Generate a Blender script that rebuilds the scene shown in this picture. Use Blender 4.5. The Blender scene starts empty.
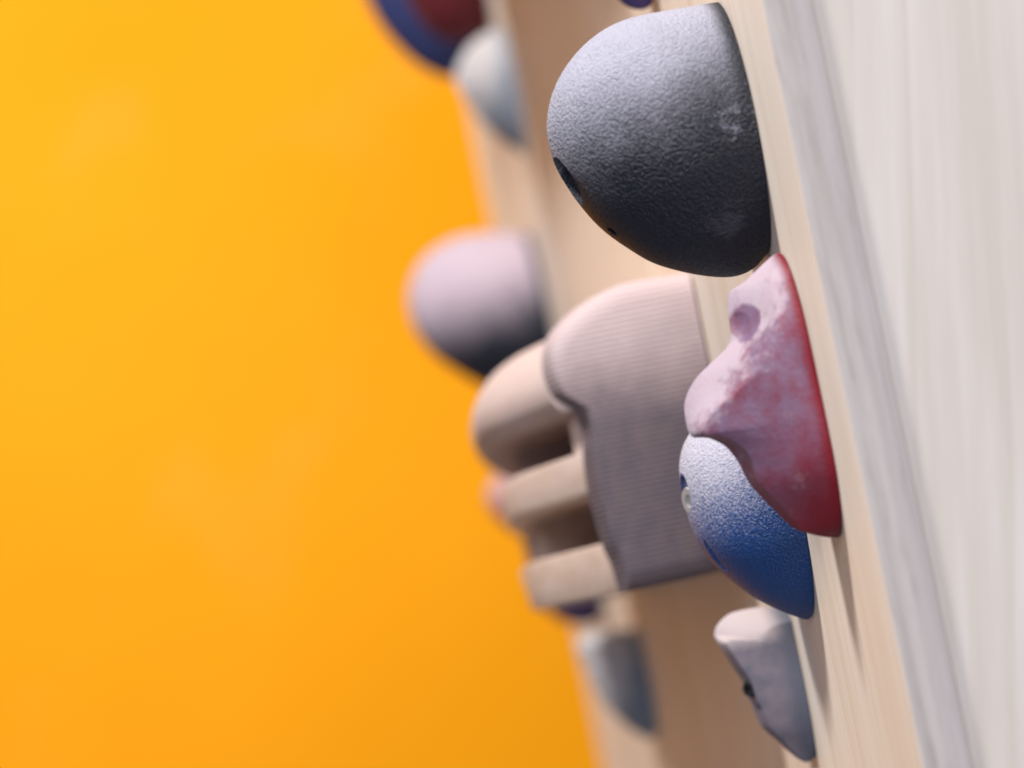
import bpy, bmesh, math, random
from mathutils import Matrix, Vector, Euler
R = math.radians
sc = bpy.context.scene
col = sc.collection

# ------------------------------------------------------------------ frames
# wall frame: X into the board, Y along the board (away from the camera), Z up the board.
# The board overhangs by 11.57 degrees; its near corner sits 1.6 m above the gym floor.
TILT = R(-11.57)
W = Matrix.Translation((0, 0, 1.6)) @ Matrix.Rotation(TILT, 4, 'Y')

# ------------------------------------------------------------------ helpers
def link(name, me, mats=(), local=None, parent=None, smooth=True, sharp=None):
    o = bpy.data.objects.new(name, me)
    col.objects.link(o)
    for m in mats:
        me.materials.append(m)
    for p in me.polygons:
        p.use_smooth = smooth
    if sharp is not None:
        me.set_sharp_from_angle(angle=R(sharp))
    if parent is not None:
        o.parent = parent
    elif local is not None:
        o.matrix_world = W @ local
    return o

def tag(o, label, cat, group=None, kind=None):
    o['label'] = label
    o['category'] = cat
    if group: o['group'] = group
    if kind: o['kind'] = kind
    return o

def catmull(pts, n):
    P = [Vector((a, b)) for a, b in pts]
    P = [P[0] * 2 - P[1]] + P + [P[-1] * 2 - P[-2]]
    dense = []
    for i in range(1, len(P) - 2):
        p0, p1, p2, p3 = P[i-1:i+3]
        for k in range(24):
            t = k / 24
            dense.append(0.5 * ((2*p1) + (p2-p0)*t + (2*p0-5*p1+4*p2-p3)*t*t + (3*p1-p0-3*p2+p3)*t**3))
    dense.append(P[-2])
    L = [0.0]
    for a, b in zip(dense, dense[1:]):
        L.append(L[-1] + (b-a).length)
    out = []
    j = 0
    for i in range(n + 1):
        s = L[-1] * i / n
        while j < len(L) - 2 and L[j+1] < s:
            j += 1
        f = (s - L[j]) / max(1e-9, L[j+1] - L[j])
        out.append(dense[j].lerp(dense[j+1], min(1, max(0, f))))
    return out

def smin(a, b, k):
    if k <= 0: return min(a, b)
    h = max(k - abs(a - b), 0) / k
    return min(a, b) - h * h * k * 0.25

def interp(tab, t):
    for (t0, a), (t1, b) in zip(tab, tab[1:]):
        if t <= t1:
            f = (t - t0) / max(1e-9, t1 - t0)
            f = max(0, min(1, f)); f = f * f * (3 - 2 * f)
            return a + (b - a) * f
    return tab[-1][1]

def hold_mesh(outline, U, hfun=None, nt=160, nw=56, skew=0.0, wob=0.0, seed=0):
    """outline: (n, v) mm, from the top of the base round the nose to the bottom of the base.
    Every outline point is joined to a point of the oval base; hfun gives the half width
    on the way (None: a dome).  Origin: centre of the base."""
    pts = catmull(outline, nt)
    vt, vb = pts[0].y, pts[-1].y
    vc, H = (vt + vb) / 2, (vt - vb) / 2
    bm = bmesh.new()
    mm = 0.001
    rng = random.Random(seed)
    ph = [rng.uniform(0, 6.28) for _ in range(6)]
    def bump(n, v, u):
        if not wob: return 0
        return wob * (math.sin(n*.11+ph[0]+v*.05)*math.sin(v*.09+ph[1]) + .6*math.sin(n*.19+ph[2])*math.sin(v*.17+ph[3]+u*.1))
    grids = []
    for side in (-1, 1):
        g = []
        for i, p in enumerate(pts):
            t = i / nt
            qv = vc + H * math.cos(math.pi * t)
            ub = U * math.sin(math.pi * t)
            D = math.hypot(p.x, p.y - qv)
            row = []
            for j in range(nw + 1):
                a = j / nw
                if hfun is None:
                    phi = a * math.pi / 2
                    c = math.cos(phi); h = ub * math.sin(phi); w = 1 - c
                else:
                    w = a ** 1.5
                    h = hfun(t, w, D * w, ub)
                n = p.x * (1 - w); v = qv + (p.y - qv) * (1 - w)
                h = max(h, 0.0)
                env = min(1, h / 6) * min(1, n / 5) if n > 0 else 0
                h += bump(n, v, 0) * env
                u = side * h + skew * n
                row.append((n, u, v, j == 0))
            g.append(row)
        grids.append(g)
    vert = {}
    for s in (0, 1):
        for i in range(nt + 1):
            for j in range(nw + 1):
                n, u, v, edge = grids[s][i][j]
                key = (0 if edge else s, i, j)
                if key in vert: 
                    vert[(s, i, j)] = vert[key]; continue
                x = bm.verts.new((-max(n, 0.4) * mm, u * mm, (v - vc) * mm))
                vert[key] = x; vert[(s, i, j)] = x
    for s in (0, 1):
        for i in range(nt):
            for j in range(nw):
                q = [vert[(s, i, j)], vert[(s, i+1, j)], vert[(s, i+1, j+1)], vert[(s, i, j+1)]]
                if s: q.reverse()
                try: bm.faces.new(q)
                except ValueError: pass
    for i in range(nt):
        q = [vert[(0, i, nw)], vert[(0, i+1, nw)], vert[(1, i+1, nw)], vert[(1, i, nw)]]
        try: bm.faces.new(q)
        except ValueError: pass
    bmesh.ops.remove_doubles(bm, verts=bm.verts, dist=2e-5)
    bmesh.ops.dissolve_degenerate(bm, dist=1e-5, edges=bm.edges)
    bmesh.ops.holes_fill(bm, edges=[e for e in bm.edges if e.is_boundary], sides=0)
    bmesh.ops.recalc_face_normals(bm, faces=bm.faces)
    me = bpy.data.meshes.new('hold')
    bm.to_mesh(me); bm.free()
    return me, vc

def carve(me, cutters):
    """boolean difference of a mesh with a list of cutter bmeshes"""
    o = bpy.data.objects.new('tmp', me); col.objects.link(o)
    tmp = []
    for bm in cutters:
        m2 = bpy.data.meshes.new('cut'); bmesh.ops.recalc_face_normals(bm, faces=bm.faces)
        bm.to_mesh(m2); bm.free()
        c = bpy.data.objects.new('cut', m2); col.objects.link(c); tmp.append(c)
        md = o.modifiers.new('b', 'BOOLEAN'); md.operation = 'DIFFERENCE'; md.object = c; md.solver = 'EXACT'
    dg = bpy.context.evaluated_depsgraph_get()
    out = bpy.data.meshes.new_from_object(o.evaluated_get(dg))
    for x in tmp + [o]:
        bpy.data.objects.remove(x)
    return out

def lathe(profile, loc, axis, seg=40):
    """closed solid of revolution: profile (radius, height) mm along axis, loc mm"""
    bm = bmesh.new()
    rings = []
    for r, h in profile:
        if r < 1e-6:
            rings.append([bm.verts.new((0, 0, h))])
        else:
            rings.append([bm.verts.new((r*math.cos(2*math.pi*k/seg), r*math.sin(2*math.pi*k/seg), h)) for k in range(seg)])
    for a, b in zip(rings, rings[1:]):
        for k in range(seg):
            q = [a[k % len(a)], a[(k+1) % len(a)], b[(k+1) % len(b)], b[k % len(b)]]
            q = list(dict.fromkeys(q))
            if len(q) > 2: bm.faces.new(q)
    for rg, rev in ((rings[0], True), (rings[-1], False)):
        if len(rg) > 2: bm.faces.new(rg[::-1] if rev else rg)
    q = Vector(axis).normalized().to_track_quat('Z', 'Y').to_matrix().to_4x4()
    M = Matrix.Scale(0.001, 4) @ Matrix.Translation(loc) @ q
    bmesh.ops.transform(bm, matrix=M, verts=bm.verts)
    bmesh.ops.recalc_face_normals(bm, faces=bm.faces)
    return bm

def ellipsoid(loc, rad, rot=(0, 0, 0)):
    bm = bmesh.new()
    bmesh.ops.create_uvsphere(bm, u_segments=48, v_segments=24, radius=1)
    M = Matrix.Scale(0.001, 4) @ Matrix.Translation(loc) @ Euler(rot).to_matrix().to_4x4() @ Matrix.Diagonal((*rad, 1))
    bmesh.ops.transform(bm, matrix=M, verts=bm.verts)
    return bm

def to_mesh(bm, name='m'):
    me = bpy.data.meshes.new(name); bm.to_mesh(me); bm.free(); return me

def box(bm, a, b, bev=0.0):
    r = bmesh.ops.create_cube(bm, size=1)
    vs = r['verts']
    for v in vs:
        v.co = Vector([(a[i] + b[i]) / 2 + v.co[i] * (b[i] - a[i]) for i in range(3)])
    if bev:
        es = list({e for v in vs for e in v.link_edges})
        bmesh.ops.bevel(bm, geom=es, offset=bev, segments=3, affect='EDGES', profile=0.5)

# ------------------------------------------------------------------ materials
class NT:
    def __init__(s, name):
        s.m = bpy.data.materials.new(name); s.m.use_nodes = True
        s.t = s.m.node_tree; s.t.nodes.clear()
        s.out = s.n('ShaderNodeOutputMaterial'); s.b = s.n('ShaderNodeBsdfPrincipled')
        s.t.links.new(s.b.outputs[0], s.out.inputs[0])
    def n(s, k, **kw):
        x = s.t.nodes.new(k)
        for a, v in kw.items(): setattr(x, a, v)
        return x
    def set(s, sock, v):
        if isinstance(v, bpy.types.NodeSocket): s.t.links.new(v, sock)
        elif v is not None:
            if hasattr(sock.default_value, '__len__') and not hasattr(v, '__len__'): v = (v, v, v)
            if hasattr(sock.default_value, '__len__') and len(sock.default_value) == 4 and len(v) == 3: v = (*v, 1)
            sock.default_value = v
    def math(s, op, a, b=None, c=None, clamp=False):
        x = s.n('ShaderNodeMath', operation=op, use_clamp=clamp)
        for i, v in enumerate((a, b, c)):
            if v is not None: s.set(x.inputs[i], v)
        return x.outputs[0]
    def mapr(s, v, a, b, c=0, d=1, smooth=True):
        x = s.n('ShaderNodeMapRange', interpolation_type='SMOOTHSTEP' if smooth else 'LINEAR')
        for i, q in enumerate((v, a, b, c, d)): s.set(x.inputs[i], q)
        return x.outputs[0]
    def noise(s, vec, scale, detail=3, rough=.55, dist=0):
        x = s.n('ShaderNodeTexNoise'); s.set(x.inputs['Vector'], vec)
        s.set(x.inputs['Scale'], scale); s.set(x.inputs['Detail'], detail); s.set(x.inputs['Roughness'], rough); s.set(x.inputs['Distortion'], dist)
        return x.outputs[0]
    def mix(s, f, a, b, blend='MIX'):
        x = s.n('ShaderNodeMix', data_type='RGBA', blend_type=blend)
        s.set(x.inputs[0], f); s.set(x.inputs[6], a); s.set(x.inputs[7], b)
        return x.outputs[2]
    def mapping(s, vec, scale=(1, 1, 1), rot=(0, 0, 0), loc=(0, 0, 0)):
        x = s.n('ShaderNodeMapping'); s.set(x.inputs[0], vec)
        x.inputs['Location'].default_value = loc; x.inputs['Rotation'].default_value = rot; x.inputs['Scale'].default_value = scale
        return x.outputs[0]
    def obj(s):
        return s.n('ShaderNodeTexCoord').outputs['Object']
    def sep(s, v):
        x = s.n('ShaderNodeSeparateXYZ'); s.set(x.inputs[0], v); return x.outputs
    def bump(s, h, strength, dist):
        x = s.n('ShaderNodeBump'); s.set(x.inputs['Height'], h); x.inputs['Strength'].default_value = strength; x.inputs['Distance'].default_value = dist
        s.t.links.new(x.outputs[0], s.b.inputs['Normal']); return x

def hold_material(name, base, chalk, grain=450, bump=.5, dist=.0006, rough=.6, spec=.4,
                  chalk_lo=-.2, chalk_hi=.9, zdir=(-.35, 0, 1), zspan=(-.05, .05), amount=.9,
                  blotch=0.0, rim=.004, speck=0.0, base2=None, mott=1.1, dust_shade=0.0, dust_shade_c=None, dspan=(-.3, -.2), fw=.5, nscale=38, dscale=48, spots=(), dfloor=0.0):
    """cast resin hold with a sand-grain surface, chalked where hands grip it:
    the chalk lies by position on the hold (zdir, zspan) and on some holds also paints in top light and shade, broken up by noise, worn off at the base rim"""
    m = NT(name); P = m.obj(); s = m.sep(P)
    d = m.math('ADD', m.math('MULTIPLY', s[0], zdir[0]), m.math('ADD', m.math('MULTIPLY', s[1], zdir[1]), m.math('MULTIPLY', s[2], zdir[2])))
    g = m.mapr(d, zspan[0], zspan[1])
    nb = m.noise(P, nscale, 5, .62); nf = m.noise(P, 260, 3, .6)
    gr = m.noise(P, grain, 2.0, .5, .15); gr2 = m.noise(P, grain * 2.1, 2, .5)
    h = m.math('ADD', m.math('MULTIPLY', gr, 1.0), m.math('MULTIPLY', gr2, .35))
    k = m.math('ADD', g, m.math('MULTIPLY', m.math('SUBTRACT', nb, .5), mott))
    k = m.math('ADD', k, m.math('MULTIPLY', m.math('SUBTRACT', nf, .5), fw))
    k = m.math('ADD', k, m.math('MULTIPLY', m.math('SUBTRACT', h, .67), -speck))
    k = m.mapr(k, .15, 1.0)
    if blotch:
        b2 = m.noise(P, 75, 4, .65)
        k = m.math('MAXIMUM', k, m.math('MULTIPLY', m.math('MULTIPLY', m.mapr(b2, .60, .76), blotch), m.mapr(nf, .35, .65)))
    if dust_shade:
        rimf = m.mapr(m.math('MULTIPLY', s[0], -1), rim * .3, rim * 2.2)
        base = m.mix(m.math('MULTIPLY', m.math('MULTIPLY', m.mapr(m.noise(P, dscale, 5, .68), .24, .66, dfloor, 1), m.math('MULTIPLY', dust_shade, m.mapr(d, dspan[0], dspan[1]))), rimf), base, dust_shade_c or chalk)
    k = m.math('MULTIPLY', k, m.mapr(m.math('MULTIPLY', s[0], -1), rim * .3, rim * 2.2))
    for c, r, amt in spots:         # local smears of chalk (amt > 0) or chalk-free recesses darkened as shade (amt < 0)
        ds = m.n('ShaderNodeVectorMath', operation='DISTANCE'); m.set(ds.inputs[0], P); ds.inputs[1].default_value = [q * .001 for q in c]
        g2 = m.mapr(m.math('ADD', ds.outputs['Value'], m.math('MULTIPLY', m.math('SUBTRACT', m.noise(P, 140, 4, .7), .5), r * (.0045 if amt > 0 else .0003))), r * .00105, r * (.0003 if amt > 0 else .0009))
        k = m.math('MAXIMUM', k, m.math('MULTIPLY', g2, amt)) if amt > 0 else m.math('MULTIPLY', k, m.math('SUBTRACT', 1.0, m.math('MULTIPLY', g2, -amt)))
    k = m.math('MULTIPLY', k, amount, clamp=True)
    b = base if base2 is None else m.mix(m.noise(P, 55, 3), base, base2)
    m.set(m.b.inputs['Base Color'], m.mix(k, b, chalk))
    m.set(m.b.inputs['Roughness'], m.mapr(k, 0, 1, rough, .85, False))
    m.b.inputs['Specular IOR Level'].default_value = spec
    m.bump(h, bump, dist)
    return m.m

def ply_face(name, c1, c2, rot=0.0, knots=False, streak=1.0):
    m = NT(name); P = m.obj()
    Q = m.mapping(P, rot=(0, rot, 0))
    a = m.noise(m.mapping(Q, (14, 14, .9)), 3.0, 5, .6, .6)
    b = m.noise(m.mapping(Q, (60, 60, 2.2)), 4.0, 4, .6, .3)
    c = m.noise(m.mapping(Q, (6, 6, .7), loc=(3, 1, 7)), 1.6, 3, .5, .8)
    f = m.math('ADD', m.math('MULTIPLY', a, .55), m.math('ADD', m.math('MULTIPLY', b, .35 * streak), m.math('MULTIPLY', c, .35)))
    f = m.mapr(f, .42, .8)
    if knots:                       # cathedral figure: widely spaced annual rings
        wv = m.n('ShaderNodeTexWave', wave_type='BANDS', bands_direction='X', wave_profile='SAW')
        m.set(wv.inputs[0], m.mapping(Q, (1, 1, .16))); wv.inputs['Scale'].default_value = 13; wv.inputs['Distortion'].default_value = 5.5
        wv.inputs['Detail'].default_value = 2; wv.inputs['Detail Scale'].default_value = 1.1
        f = m.math('SUBTRACT', f, m.math('MULTIPLY', m.mapr(wv.outputs[1], .72, 1.0), .30), clamp=True)
    m.set(m.b.inputs['Base Color'], m.mix(f, c1, c2))
    m.b.inputs['Roughness'].default_value = .55
    m.b.inputs['Specular IOR Level'].default_value = .3
    m.bump(b, .15, .0004)
    return m.m

def ply_edge(name, tint=1.0):
    m = NT(name); P = m.obj(); s = m.sep(P)
    lay = m.noise(m.mapping(P, (330, 0, 3.5)), 1.0, 2, .6)          # plies of uneven tone
    st = m.noise(m.mapping(P, (480, 480, 34)), 1.0, 5, .7)           # fibres
    bl = m.noise(m.mapping(P, (110, 110, 26)), 1.0, 3, .6)
    c = m.mix(m.mapr(lay, .35, .65), (.53, .475, .44), (.66, .605, .565))
    c = m.mix(m.mapr(st, .50, .74, 0, .75), c, (.39, .335, .31))
    c = m.mix(m.mapr(bl, .45, .7, 0, .55), c, (.66, .61, .58))
    c = m.mix(m.mapr(s[0], -.001, .004, 0, .4), c, (.52, .475, .475))
    m.set(m.b.inputs['Base Color'], c); m.b.inputs['Roughness'].default_value = .8
    m.b.inputs['Specular IOR Level'].default_value = .2
    m.bump(st, .3, .0005)
    return m.m

def paint(name, c1, c2, mark):
    m = NT(name); P = m.obj()
    a = m.noise(P, 1.3, 4, .55); b = m.noise(m.mapping(P, (1, 1, .8)), 4.5, 3, .5, .8)
    c = m.mix(m.mapr(a, .35, .65), c1, c2)
    c = m.mix(m.mapr(b, .55, .72, 0, .09), c, mark)
    m.set(m.b.inputs['Base Color'], c); m.b.inputs['Roughness'].default_value = .6
    m.b.inputs['Specular IOR Level'].default_value = .1
    m.bump(m.noise(P, 120, 3), .1, .002)
    return m.m

def plain(name, c, rough=.5, metal=0.0):
    m = NT(name); P = m.obj()
    m.set(m.b.inputs['Base Color'], m.mix(m.noise(P, 300, 3), c, [x * .7 for x in c]))
    m.b.inputs['Roughness'].default_value = rough; m.b.inputs['Metallic'].default_value = metal
    return m.m

CH = (.66, .63, .66)
M_black = hold_material('black resin', (.008, .011, .021), (.46, .465, .56), grain=740, bump=1.0, dist=.0015, rough=.5, spec=.45,
                        zdir=(-.30, 0, 1), zspan=(-.034, .080), amount=.97, mott=.40, speck=.28, fw=.14,  # chalk fade also paints the key light's falloff down the dome
                        spots=[((-11, -40, 2), 11, .42), ((-17, -36, -40), 8, .06), ((-64, -2, -10), 15, -.97)])
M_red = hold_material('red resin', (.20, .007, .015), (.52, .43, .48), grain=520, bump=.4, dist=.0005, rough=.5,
                      zdir=(-1.1, 0, 1), zspan=(.030, .054), amount=.80, rim=.0026, mott=1.9, nscale=62, dust_shade=.85, dust_shade_c=(.20, .145, .235), dspan=(-.052, .024),  # chalk kept to the lit top, mauve dusting also paints the side's shade
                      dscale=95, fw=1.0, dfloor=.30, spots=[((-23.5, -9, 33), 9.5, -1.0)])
M_blue = hold_material('blue resin', (.006, .058, .235), (.60, .58, .66), grain=860, bump=1.0, dist=.0012, rough=.42, spec=.5,
                       zdir=(-.30, 0, 1), zspan=(-.026, .052), amount=.92, speck=.75, rim=.003, mott=.3, fw=.15,  # real chalk, but its fade also stands in for light from above
                       spots=[((-42, -4, 14), 9, -.9)])
M_grey = hold_material('grey resin', (.105, .115, .155), (.56, .48, .48), grain=500, bump=.2, dist=.0004,
                       zdir=(0, 0, 1), zspan=(.014, .028), amount=.9, rim=.006, mott=.10, dust_shade=.55, dust_shade_c=(.34, .27, .31), dscale=42)
M_pale = hold_material('pale grey resin', (.22, .255, .31), (.60, .57, .57), grain=400, bump=.2, zdir=(-1.2, 0, .7), zspan=(-.012, .045), amount=.9)
M_dome = hold_material('chalky dark resin', (.014, .018, .030), (.56, .46, .53), grain=430, bump=.6, dist=.0008, zdir=(-.2, 0, 1), zspan=(-.050, .062), amount=.95, mott=.3)
M_navy = hold_material('navy resin', (.035, .05, .16), (.5, .45, .5), zdir=(0, 0, 1), zspan=(.02, .09), amount=.7)
M_maroon = hold_material('maroon resin', (.13, .014, .02), (.5, .42, .4), zdir=(0, 0, 1), zspan=(.02, .07), amount=.7)
M_purple = hold_material('purple resin', (.06, .04, .14), (.45, .4, .5), zdir=(0, 0, 1), zspan=(0, .06), amount=.6)
M_pink = hold_material('pink resin', (.5, .18, .16), (.65, .5, .48), zdir=(0, 0, 1), zspan=(-.03, .05), amount=.8)
M_board = ply_face('birch plywood face', (.77, .635, .51), (.88, .795, .70))
M_side = ply_face('pale plywood face', (.74, .665, .575), (.885, .83, .77), rot=R(-9), streak=.8, knots=True)
M_edge = ply_edge('plywood edge')
M_orange = paint('orange wall paint', (.90, .362, .008), (.86, .335, .004), (.93, .46, .14))
M_steel = plain('steel', (.66, .65, .64), .5, .6)
M_darksteel = plain('dark steel', (.10, .10, .11), .5, 1.0)

def board_wood(name):
    m = NT(name); P = m.obj(); s = m.sep(P)
    a = m.noise(m.mapping(P, (9, 1.2, 9)), 6, 4, .6, .5)
    b = m.noise(m.mapping(P, (1, .5, 1)), 700, 2)
    ridges = m.n('ShaderNodeTexWave', wave_type='BANDS', bands_direction='Z'); m.set(ridges.inputs[0], P); ridges.inputs['Scale'].default_value = 135; ridges.inputs['Distortion'].default_value = .4
    c = m.mix(m.mapr(a, .35, .7), (.58, .43, .34), (.70, .57, .49))
    nb = m.noise(P, 26, 4, .6)
    d = m.math('ADD', m.math('MULTIPLY', s[2], 7.0), m.math('SUBTRACT', nb, .22))     # chalk on the sloper, grime lower down
    c = m.mix(m.mapr(d, .1, .8, 0, .85), c, (.66, .53, .51))
    m.set(m.b.inputs['Base Color'], c); m.b.inputs['Roughness'].default_value = .7
    m.b.inputs['Specular IOR Level'].default_value = .25
    m.bump(m.math('ADD', ridges.outputs[1], m.math('MULTIPLY', b, .3)), .13, .0006)
    return m.m
M_hang = board_wood('chalked hangboard wood')
def cheek_wood(name):
    m = NT(name); P = m.obj(); s = m.sep(P)
    a = m.noise(m.mapping(P, (14, 14, 8)), 5, 4, .6, .5)
    nb = m.noise(P, 22, 4, .6); nf = m.noise(P, 300, 2)
    ridges = m.n('ShaderNodeTexWave', wave_type='BANDS', bands_direction='Z'); m.set(ridges.inputs[0], P); ridges.inputs['Scale'].default_value = 125; ridges.inputs['Distortion'].default_value = .5
    c = m.mix(m.mapr(a, .35, .7), (.115, .095, .115), (.145, .115, .125))
    d = m.math('ADD', m.math('MULTIPLY', s[2], 8.5), m.math('MULTIPLY', m.math('SUBTRACT', nb, .42), .45))
    c = m.mix(m.mapr(d, .10, .72, 0, .97), c, (.60, .485, .485))
    m.set(m.b.inputs['Base Color'], c); m.b.inputs['Roughness'].default_value = .75
    m.b.inputs['Specular IOR Level'].default_value = .2
    m.bump(m.math('ADD', m.math('MULTIPLY', ridges.outputs[1], nb), m.math('MULTIPLY', nf, .4)), .75, .0007)
    return m.m
M_cheek = cheek_wood('chalked end grain')

# ------------------------------------------------------------------ the boards
def board_with_edge(name, a, b, mface, medge, label, cat):
    """a sheet of plywood; faces looking along Y / Z get the laminated edge"""
    c = Vector([(p + q) / 2 for p, q in zip(a, b)])
    bm = bmesh.new()
    box(bm, [p - q for p, q in zip(a, c)], [p - q for p, q in zip(b, c)], 0.0004)
    thin = min(range(3), key=lambda i: b[i] - a[i])
    for f in bm.faces:
        f.normal_update()
        f.material_index = 0 if abs(f.normal[thin]) > .7 else 1
    o = link(name, to_mesh(bm, name), (mface, medge), Matrix.Translation(c), smooth=False)
    return tag(o, label, cat)

M_edge_local = M_edge
board_with_edge('climbing_board', (0, 0, -.75), (.018, 2.035, .85), M_board, M_edge,
                'overhanging tan plywood board with a grey laminated edge, carrying all the holds', 'climbing board')
board_with_edge('side_panel', (.0182, .002, -.75), (.60, .020, .85), M_side, M_edge,
                'wide pale plywood side panel beside the grey board edge, bare of holds', 'panel')

# orange gym wall far behind, upright
bm = bmesh.new(); box(bm, (-4.2, -.1, -1.6), (3.2, .1, 2.2), .004)
o = bpy.data.objects.new('gym_wall', to_mesh(bm, 'gym_wall')); col.objects.link(o)
o.data.materials.append(M_orange); o.location = (.2, 4.5, 1.6); o.rotation_euler = (0, 0, R(14))
tag(o, 'smooth bright orange painted wall filling the background', 'wall')

# ------------------------------------------------------------------ holds
def place(me, u, v, name, mats, label, cat='climbing hold', group=None, sharp=38, rz=0):
    o = link(name, me, mats, Matrix.Translation((0, u, v * .001)) @ Matrix.Rotation(rz, 4, 'X'), sharp=sharp)
    return tag(o, label, cat, group)

G = 'climbing holds screwed to the board'
# black dome
out = [(0.4,163.0),(10.6,163.2),(22.7,163.3),(38.9,163.1),(51.9,158.6),(62.9,150.6),(70.5,141.2),(75.0,130.8),(76.2,120.9),(74.4,108.4),(68.4,94.3),(61.8,83.6),(53.2,74.3),(44.7,66.9),(31.9,60.3),(20.6,56.4),(12.7,55.6),(5.9,57.6),(0.4,62.1)]
me, vc = hold_mesh(out, 52, nt=220, nw=80)
def rel(n, u, v): return (-n, u, v - vc)
me_b = carve(me, [lathe([(10, -40), (10, -1.5), (15.5, 14)], rel(71, -2.5, 106), (-1, -.16, -.50)),
                  lathe([(2.4, -9), (2.4, 8)], rel(58.5, -7, 82.5), (-.8, -.3, -.7), 20)])
black = place(me_b, .1347, vc, 'dome_hold', (M_black,), 'big black dome hold nearest the top, chalk-greyed above with a bolt hole in its nose', group='dome holds')
bolt = link('bolt', to_mesh(lathe([(6.2, -2), (6.2, 3), (5.4, 4), (3.2, 4), (3.0, 0), (0, 0)], rel(40, -7, 90), (-1, -.16, -.50))), (M_darksteel,), parent=black, sharp=30)

# far dome, same kind
outd = [(0.4,221),(12,225.5),(28.2,228.0),(43.3,229.5),(58.1,228.6),(78.0,221.1),(91.5,207.6),(98.8,190.6),(98.9,171.4),(93.0,154.8),(84.2,141.5),(72.8,130.0),(58.6,117.2),(41.5,106.8),(23.4,101.6),(10,102),(0.4,106.3)]
me, vc = hold_mesh(outd, 58, nt=120, nw=40)
place(me, 1.565, vc, 'dome_hold', (M_dome,), 'blurred dark dome hold with mauve chalk, against the orange wall left of the hangboard', group='dome holds')

# red horn
outr = [(0.4,57.4),(2.6,57.9),(8.2,54.8),(15.9,50.0),(22.0,47.3),(24.2,43.4),(25.0,36.5),(25.7,30.4),(27.9,26.5),(34.7,22.0),(41.6,17.5),(46.1,12.6),(48.5,7.9),(49.2,2.2),(48.9,-2.9),(47.4,-5.0),(43.3,-5.8),(39.4,-8.0),(35.8,-11.4),(32.8,-17.5),(31.0,-24.1),(29.2,-28.4),(26.3,-33.3),(23.0,-38.3),(19.4,-43.7),(15.9,-47.5),(11.3,-50.0),(5.9,-52.3),(1.4,-53.4),(0.4,-52.8)]
# where the ridge of the horn crosses each line from outline to base (fraction of the way)
wr = [(0, .8), (.12, .75), (.2, .68), (.29, .62), (.34, .62), (.39, .60), (.433, .52), (.466, .38), (.50, .18), (.535, .07), (.60, .10), (.66, .14), (.74, .09), (.82, .15), (.88, .12), (.95, .08), (1, .08)]
def lin(tab, t):
    for (t0, a), (t1, b) in zip(tab, tab[1:]):
        if t <= t1: return a + (b - a) * max(0, (t - t0) / (t1 - t0))
    return tab[-1][1]
def hr(t, w, d, ub):
    n = math.hypot(*(0, 0)) if w >= 1 else d * (1 - w) / max(w, 1e-6)
    side = smin(32 - .50 * n, ub * (.30 + .70 * w), 5)
    wc = sum(lin(wr, min(1, max(0, t + q * .012))) for q in (-1, 0, 1)) / 3
    return side * max(0, smin(w / wc, 1.0, .07))
me, vc = hold_mesh(outr, 36, hr, nt=240, nw=90, wob=.8, seed=3)
me_r = carve(me, [ellipsoid((-24.0, -9.5, 35.0 - vc), (7.0, 9.6, 10.0), (0, R(6), R(12)))])
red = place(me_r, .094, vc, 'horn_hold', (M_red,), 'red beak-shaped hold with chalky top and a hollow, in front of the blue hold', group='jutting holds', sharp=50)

# blue bulge
outb = [(0.4,10.4),(5.6,12.6),(15.1,12.4),(24.3,9.9),(30.8,5.6),(36.1,0.7),(39.2,-3.8),(41.6,-10.2),(42.5,-17.8),(42.6,-26.3),(41.9,-35.5),(40.5,-43.1),(37.6,-50.1),(34.4,-55.4),(30.4,-60.9),(22.1,-70.4),(12.9,-77.8),(6.0,-82.2),(2.1,-84.1),(0.4,-83)]
me, vc = hold_mesh(outb, 46, nt=200, nw=72)
me_u = carve(me, [lathe([(8.0, -8), (8.6, 12)], (-43.5, -5, -22.5 - vc), (-1, -.30, -.05)),
                  ellipsoid((-36.5, -11, -50.5 - vc), (4.2, 2.6, 9.5), (0, R(-28), R(30)))])
blue = place(me_u, .245, vc, 'bulge_hold', (M_blue,), 'glossy blue rounded hold with sparkling chalk and a steel bolt, below the red one', group='rounded holds')
link('bolt', to_mesh(lathe([(0, -6), (6.0, -6), (6.0, 1.2), (5.4, 2.0), (2.9, 2.0), (2.8, -1), (0, -1)], (-39.6, -4.6, -25.5 - vc), (-1, -.45, -.05))), (M_steel,), parent=blue, sharp=30)

# grey crimps
outg = [(0.4,-78.9),(9.5,-76.2),(17.5,-75.6),(24.9,-76.2),(30.6,-79.5),(33.0,-83.1),(32.9,-86.3),(31.2,-91.1),(28.0,-99.5),(25.3,-106.3),(24.6,-111.4),(23.2,-118.0),(20.8,-128.0),(15.1,-135.5),(11.6,-140.7),(7.2,-145.6),(3.9,-147.2),(0.4,-145.4)]
kg = [(0, .75), (.2, .75), (.325, .75), (.365, 5), (.55, 4), (.8, 3), (1, 3)]
def hg(t, w, d, ub):
    side = 17 * min(1, t * 8) * math.sin(math.pi / 2 * min(1, (1 - t) * 1.9)) * (.72 + .28 * w)
    return smin(interp(kg, t) * d, side, .7)
me, vc = hold_mesh(outg, 24, hg, nt=200, nw=80)
me_g = carve(me, [lathe([(4.2, -8), (4.6, 8)], (-24.8, -8.5, -110 - vc), (-.75, -.65, .05), 24),
                  lathe([(2.0, -5), (2.2, 8)], (-22.5, -10, -119 - vc), (-.75, -.65, .0), 20)])
grey = place(me_g, .34, vc, 'crimp_hold', (M_grey,), 'small grey crimp hold with a pale chalked ledge, lowest right under the blue hold', group='crimp holds', sharp=40)
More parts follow.
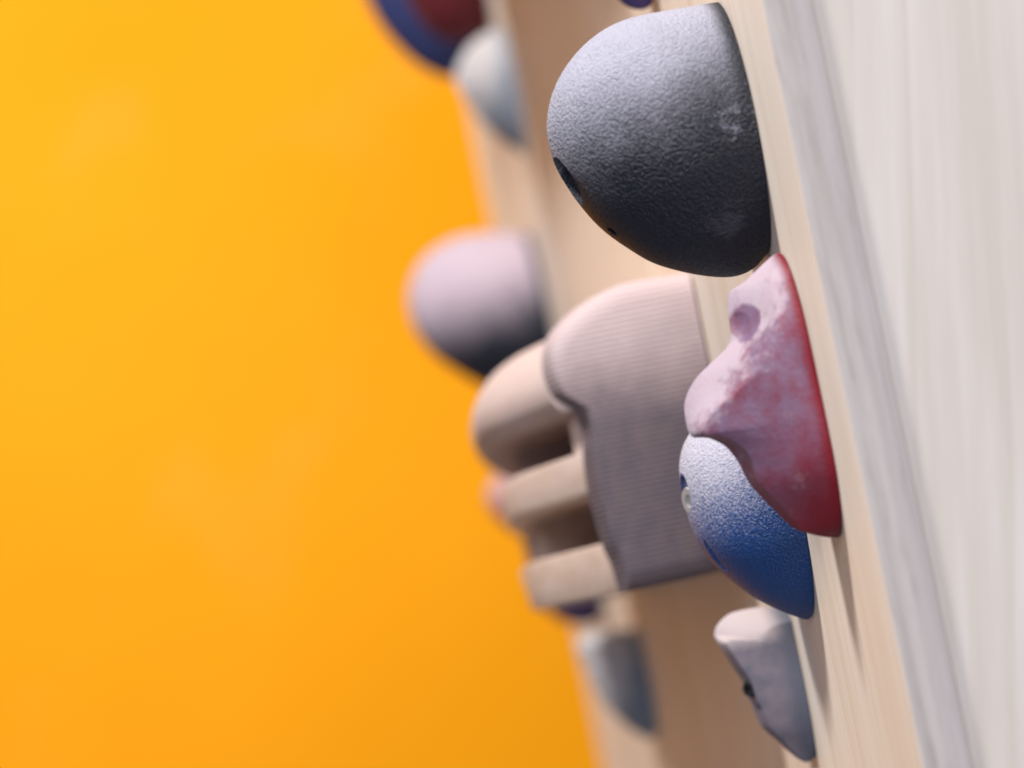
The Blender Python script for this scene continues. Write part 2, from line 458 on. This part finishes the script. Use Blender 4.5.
link('bolt', to_mesh(lathe([(0, -4), (3.6, -4), (3.6, 1), (3.2, 1.5), (1.8, 1.5), (1.7, -.5), (0, -.5)], (-23.2, -7.6, -110 - vc), (-.75, -.65, .05), 24)), (M_darksteel,), parent=grey, sharp=30)

outt = [(0.4,354.5),(8,354),(24.2,347.1),(35.5,334.7),(39.0,324.4),(36.6,311.5),(29.1,294.6),(19.6,280.3),(9.5,269.5),(2.2,262.2),(0.4,264)]
def ht(t, w, d, ub):
    return smin((1.2 if t < .45 else 1.6) * d, ub * (.5 + .5 * w), 3)
me, vc = hold_mesh(outt, 36, ht, nt=80, nw=30)
place(me, 1.40, vc, 'crimp_hold', (M_pale,), 'blurred pale grey wedge hold near the top edge, left of the big black dome', group='crimp holds')
outt2 = [(0.4,-84),(5,-82),(16.7,-79.5),(30.5,-78.8),(39.6,-82.5),(42.3,-88.9),(39.7,-99.8),(35.1,-118.1),(26.8,-135.1),(15.9,-149.8),(6.2,-157.4),(0.4,-155.5)]
me, vc = hold_mesh(outt2, 36, ht, nt=80, nw=30)
place(me, 1.30, vc, 'crimp_hold', (M_pale,), 'blurred pale grey wedge hold at the bottom, under the wooden hangboard', group='crimp holds')

# blurred holds at the far end
def blob(u, outline, U, name, mat, label, group=None):
    me, vc = hold_mesh(outline, U, nt=80, nw=30)
    return place(me, u, vc, name, (mat,), label, group=group)
blob(1.62, [(0.4,508),(25.8,513),(51.6,508),(72.2,490),(84.3,462),(82.6,432),(74.0,404),(60.2,380),(44.7,364),(29.2,356),(12.9,356),(0.4,362)], 50, 'bulge_hold', M_navy,
     'blurred navy hold cut by the top edge, nearest the orange wall', 'rounded holds')
blob(1.50, [(0.4,468),(30,472),(46,462),(56,438),(58,414),(52,390),(42,374),(28,366),(10,368),(0.4,374)], 40, 'horn_hold', M_maroon,
     'blurred dark maroon hold cut by the top edge, in front of the navy hold', 'jutting holds')
blob(1.62, [(0.4,0),(20,4),(34,0),(44,-14),(47,-32),(43,-52),(34,-66),(20,-74),(8,-75),(0.4,-70)], 40, 'bulge_hold', M_purple,
     'blurred purple hold peeping out below the hangboard', 'rounded holds')
blob(1.56, [(0.4,50),(30,54),(52,52),(67,42),(71,30),(66,16),(54,2),(36,-8),(16,-12),(0.4,-6)], 40, 'bulge_hold', M_pink,
     'blurred pink hold showing past the left end of the hangboard rungs', 'rounded holds')
blob(.345, [(0.4,290),(14,292),(26,282),(32,262),(30,240),(24,218),(16,202),(9,197),(3,198),(0.4,204)], 22, 'bulge_hold', M_purple,
     'purple-grey hold whose tip alone dips into the top edge behind the black dome', 'rounded holds')

# wooden volume added out of view above the frame to shade the board
bm = bmesh.new()
lo = [(0.0004, .26, .425), (0.0004, 1.34, .425), (0.0004, 1.16, .76), (0.0004, .44, .76)]
hi = [(.125, .40, .432), (.125, 1.20, .432), (.09, 1.06, .62), (.09, .54, .62)]
A = [bm.verts.new((-n, u - .8, v - .55)) for n, u, v in lo]; B = [bm.verts.new((-n, u - .8, v - .55)) for n, u, v in hi]
bm.faces.new(A); bm.faces.new(B)
for k in range(4): bm.faces.new((A[k], A[(k+1) % 4], B[(k+1) % 4], B[k]))
bmesh.ops.recalc_face_normals(bm, faces=bm.faces)
bmesh.ops.bevel(bm, geom=bm.edges[:], offset=.004, segments=2, affect='EDGES')
o = link('shade_volume', to_mesh(bm), (M_board,), Matrix.Translation((0, .8, .55)), smooth=False)
tag(o, 'unseen tan wooden volume added above the top edge to shade the board behind the black dome', 'climbing volume')

# ------------------------------------------------------------------ hangboard
U0, U1, UP = .44, 1.24, .625
root = bpy.data.objects.new('hangboard', None); col.objects.link(root)
root.matrix_world = W @ Matrix.Translation((0, U0, 0))
tag(root, 'wooden hangboard with rounded chalky sloper and dark finger slots between rungs', 'hangboard')
def bow(u):
    if u < UP: x = max(0, (u - U0 - .012) / (UP - U0 - .012)); return 32 * (x - .1 * x ** 6) / .9
    return 32 * math.cos(math.pi / 2 * min(1, (u - UP) / (U1 - UP)))
def extrude_uv(prof, ua, ub_, name, mat, n_seg=28, follow=1.0, nmin=30, sharp=35, dome=0):
    """profile (n, v) mm swept along the board; only points further out than nmin follow the bow"""
    bm = bmesh.new(); rings = []
    if dome:                        # softly rounded near face
        for k, du in ((.85, 0), (.925, .0012), (.965, .0036), (.988, .0072)):
            rings.append([bm.verts.new((-(32 + (n - 32) * k) * .001 if n > 2 else -n * .001, ua - U0 + du, (12 + (v - 12) * k) * .001)) for n, v in prof])
    for i in range(n_seg + 1):
        u = ua + (ub_ - ua) * i / n_seg + (dome * (1 - i / n_seg))
        rings.append([bm.verts.new((-(n + (bow(u) * follow if n > nmin else 0)) * .001, u - U0, v * .001)) for n, v in prof])
    k = len(prof)
    for a, b in zip(rings, rings[1:]):
        for j in range(k):
            bm.faces.new((a[j], a[(j+1) % k], b[(j+1) % k], b[j]))
    bm.faces.new(rings[0][::-1]); bm.faces.new(rings[-1])
    bmesh.ops.recalc_face_normals(bm, faces=bm.faces)
    return link(name, to_mesh(bm, name), (mat,), parent=root, sharp=sharp)
end = [(1.0,84.6),(14.4,85.3),(24.4,85.8),(34.6,85.4),(45.3,82.7),(53.7,79.1),(62.4,74.2),(68.2,69.5),(72.4,63.2),(74.1,57.3),(74.5,50.6),(73.5,43.7),(71.7,39.4),(67.5,35.8),(64.2,32.0),(62.4,25.2),(62.1,17.4),(63.6,10.1),(64.9,-3.1),(64.5,-19.9),(63.2,-34.5),(61.2,-43.0),(59.9,-57.6),(40,-57.4),(19.0,-56.9),(1.0,-56.7)]
endp = [(p.x, p.y) for p in catmull(end[:23], 110)] + end[23:]
extrude_uv(endp, U0, U0 + .024, 'end_cheek', M_cheek, 4, dome=.012)
extrude_uv(endp, U1 - .022, U1, 'end_cheek', M_cheek, 4)
ua, ub_ = U0 + .0242, U1 - .0222
slop = [(p.x, p.y) for p in catmull([(14.4, 75), (34, 75), (48, 72.5), (60, 66.5), (69, 58), (73.5, 48), (73, 39), (69, 33), (64, 31.8)], 60)] + [(45, 31.6), (20, 31.6), (14.4, 60)]
extrude_uv(slop, ua, ub_, 'sloper', M_hang, 32)
def rung(v0, v1, n0, n1):
    b = 2.5
    return [(20, v0), (n0 - b, v0), (n0 - b*.3, v0 - b*.3), (n0, v0 - b), (n1, v1 + b), (n1 - b*.3, v1 + b*.3), (n1 - b, v1), (20, v1)]
extrude_uv(rung(12, -8.5, 63.8, 64.4), ua, ub_, 'rung', M_hang, 32)
extrude_uv(rung(-32.5, -57.5, 62, 59.8), ua, ub_, 'rung', M_hang, 32)
extrude_uv([(1, 84), (22, 84), (22, -56.5), (1, -56.5)], ua, ub_, 'back_plate', M_hang, 8, follow=0)
def divider(u, du, v0, v1, n):
    extrude_uv([(22.3, v0), (n, v0), (n, v1), (22.3, v1)], u, u + du, 'divider', M_hang, 2)
divider(ua + .001, .026, 31.4, 12.3, 60)
for uu in (U0 + .36, U1 - .112):
    divider(uu, .012, 31.4, 12.3, 52); divider(uu, .012, -8.8, -32.2, 52)

# ------------------------------------------------------------------ camera
cam = bpy.data.cameras.new('camera'); co = bpy.data.objects.new('camera', cam); col.objects.link(co)
right = Vector((0.97889253, -0.03963124, -0.20049632)); up = Vector((0.19763557, -0.06630132, 0.97803084)); fwd = Vector((0.05205374, 0.99701229, 0.05706932))
Mc = Matrix((( right.x, up.x, -fwd.x, -0.19124982), (right.y, up.y, -fwd.y, -1.4309895), (right.z, up.z, -fwd.z, -0.05836086), (0, 0, 0, 1)))
co.matrix_world = W @ Mc
cam.sensor_width = 36; cam.lens = 4000 * 36 / 1024; cam.clip_end = 100; cam.clip_start = .05
cam.dof.use_dof = True; cam.dof.focus_distance = 1.61; cam.dof.aperture_fstop = 6.3
sc.camera = co

# ------------------------------------------------------------------ light
def area(name, loc, target, size, power, color, sy=None):
    l = bpy.data.lights.new(name, 'AREA'); l.shape = 'RECTANGLE'; l.size = size; l.size_y = sy or size; l.energy = power; l.color = color
    o = bpy.data.objects.new(name, l); col.objects.link(o); o.location = loc
    o.rotation_euler = (Vector(target) - Vector(loc)).to_track_quat('-Z', 'Y').to_euler()
    return o
tgt = W @ Vector((0, .3, 0))
def wl(n, u, v): return W @ Vector((-n, u, v))
area('gym_lamp', wl(1.55, -.6, 3.1), tgt, .40, 165, (1, .945, .90))
area('fill_lamp', wl(.9, -4.2, 1.5), tgt, 2.2, 140, (.90, .90, 1))
area('wall_lamp', (-1.2, 1.9, 4.0), (.0, 4.4, 1.3), 1.6, 40, (1, .92, .86)).data.spread = R(95)
w = bpy.data.worlds.new('World'); sc.world = w; w.use_nodes = True
w.node_tree.nodes['Background'].inputs[0].default_value = (.82, .84, 1, 1); w.node_tree.nodes['Background'].inputs[1].default_value = .17

sc.view_settings.view_transform = 'Standard'; sc.view_settings.look = 'None'
sc.view_settings.exposure = 0; sc.view_settings.gamma = 1
sc.render.engine = 'CYCLES'
sc.cycles.use_denoising = True
sc.cycles.max_bounces = 6
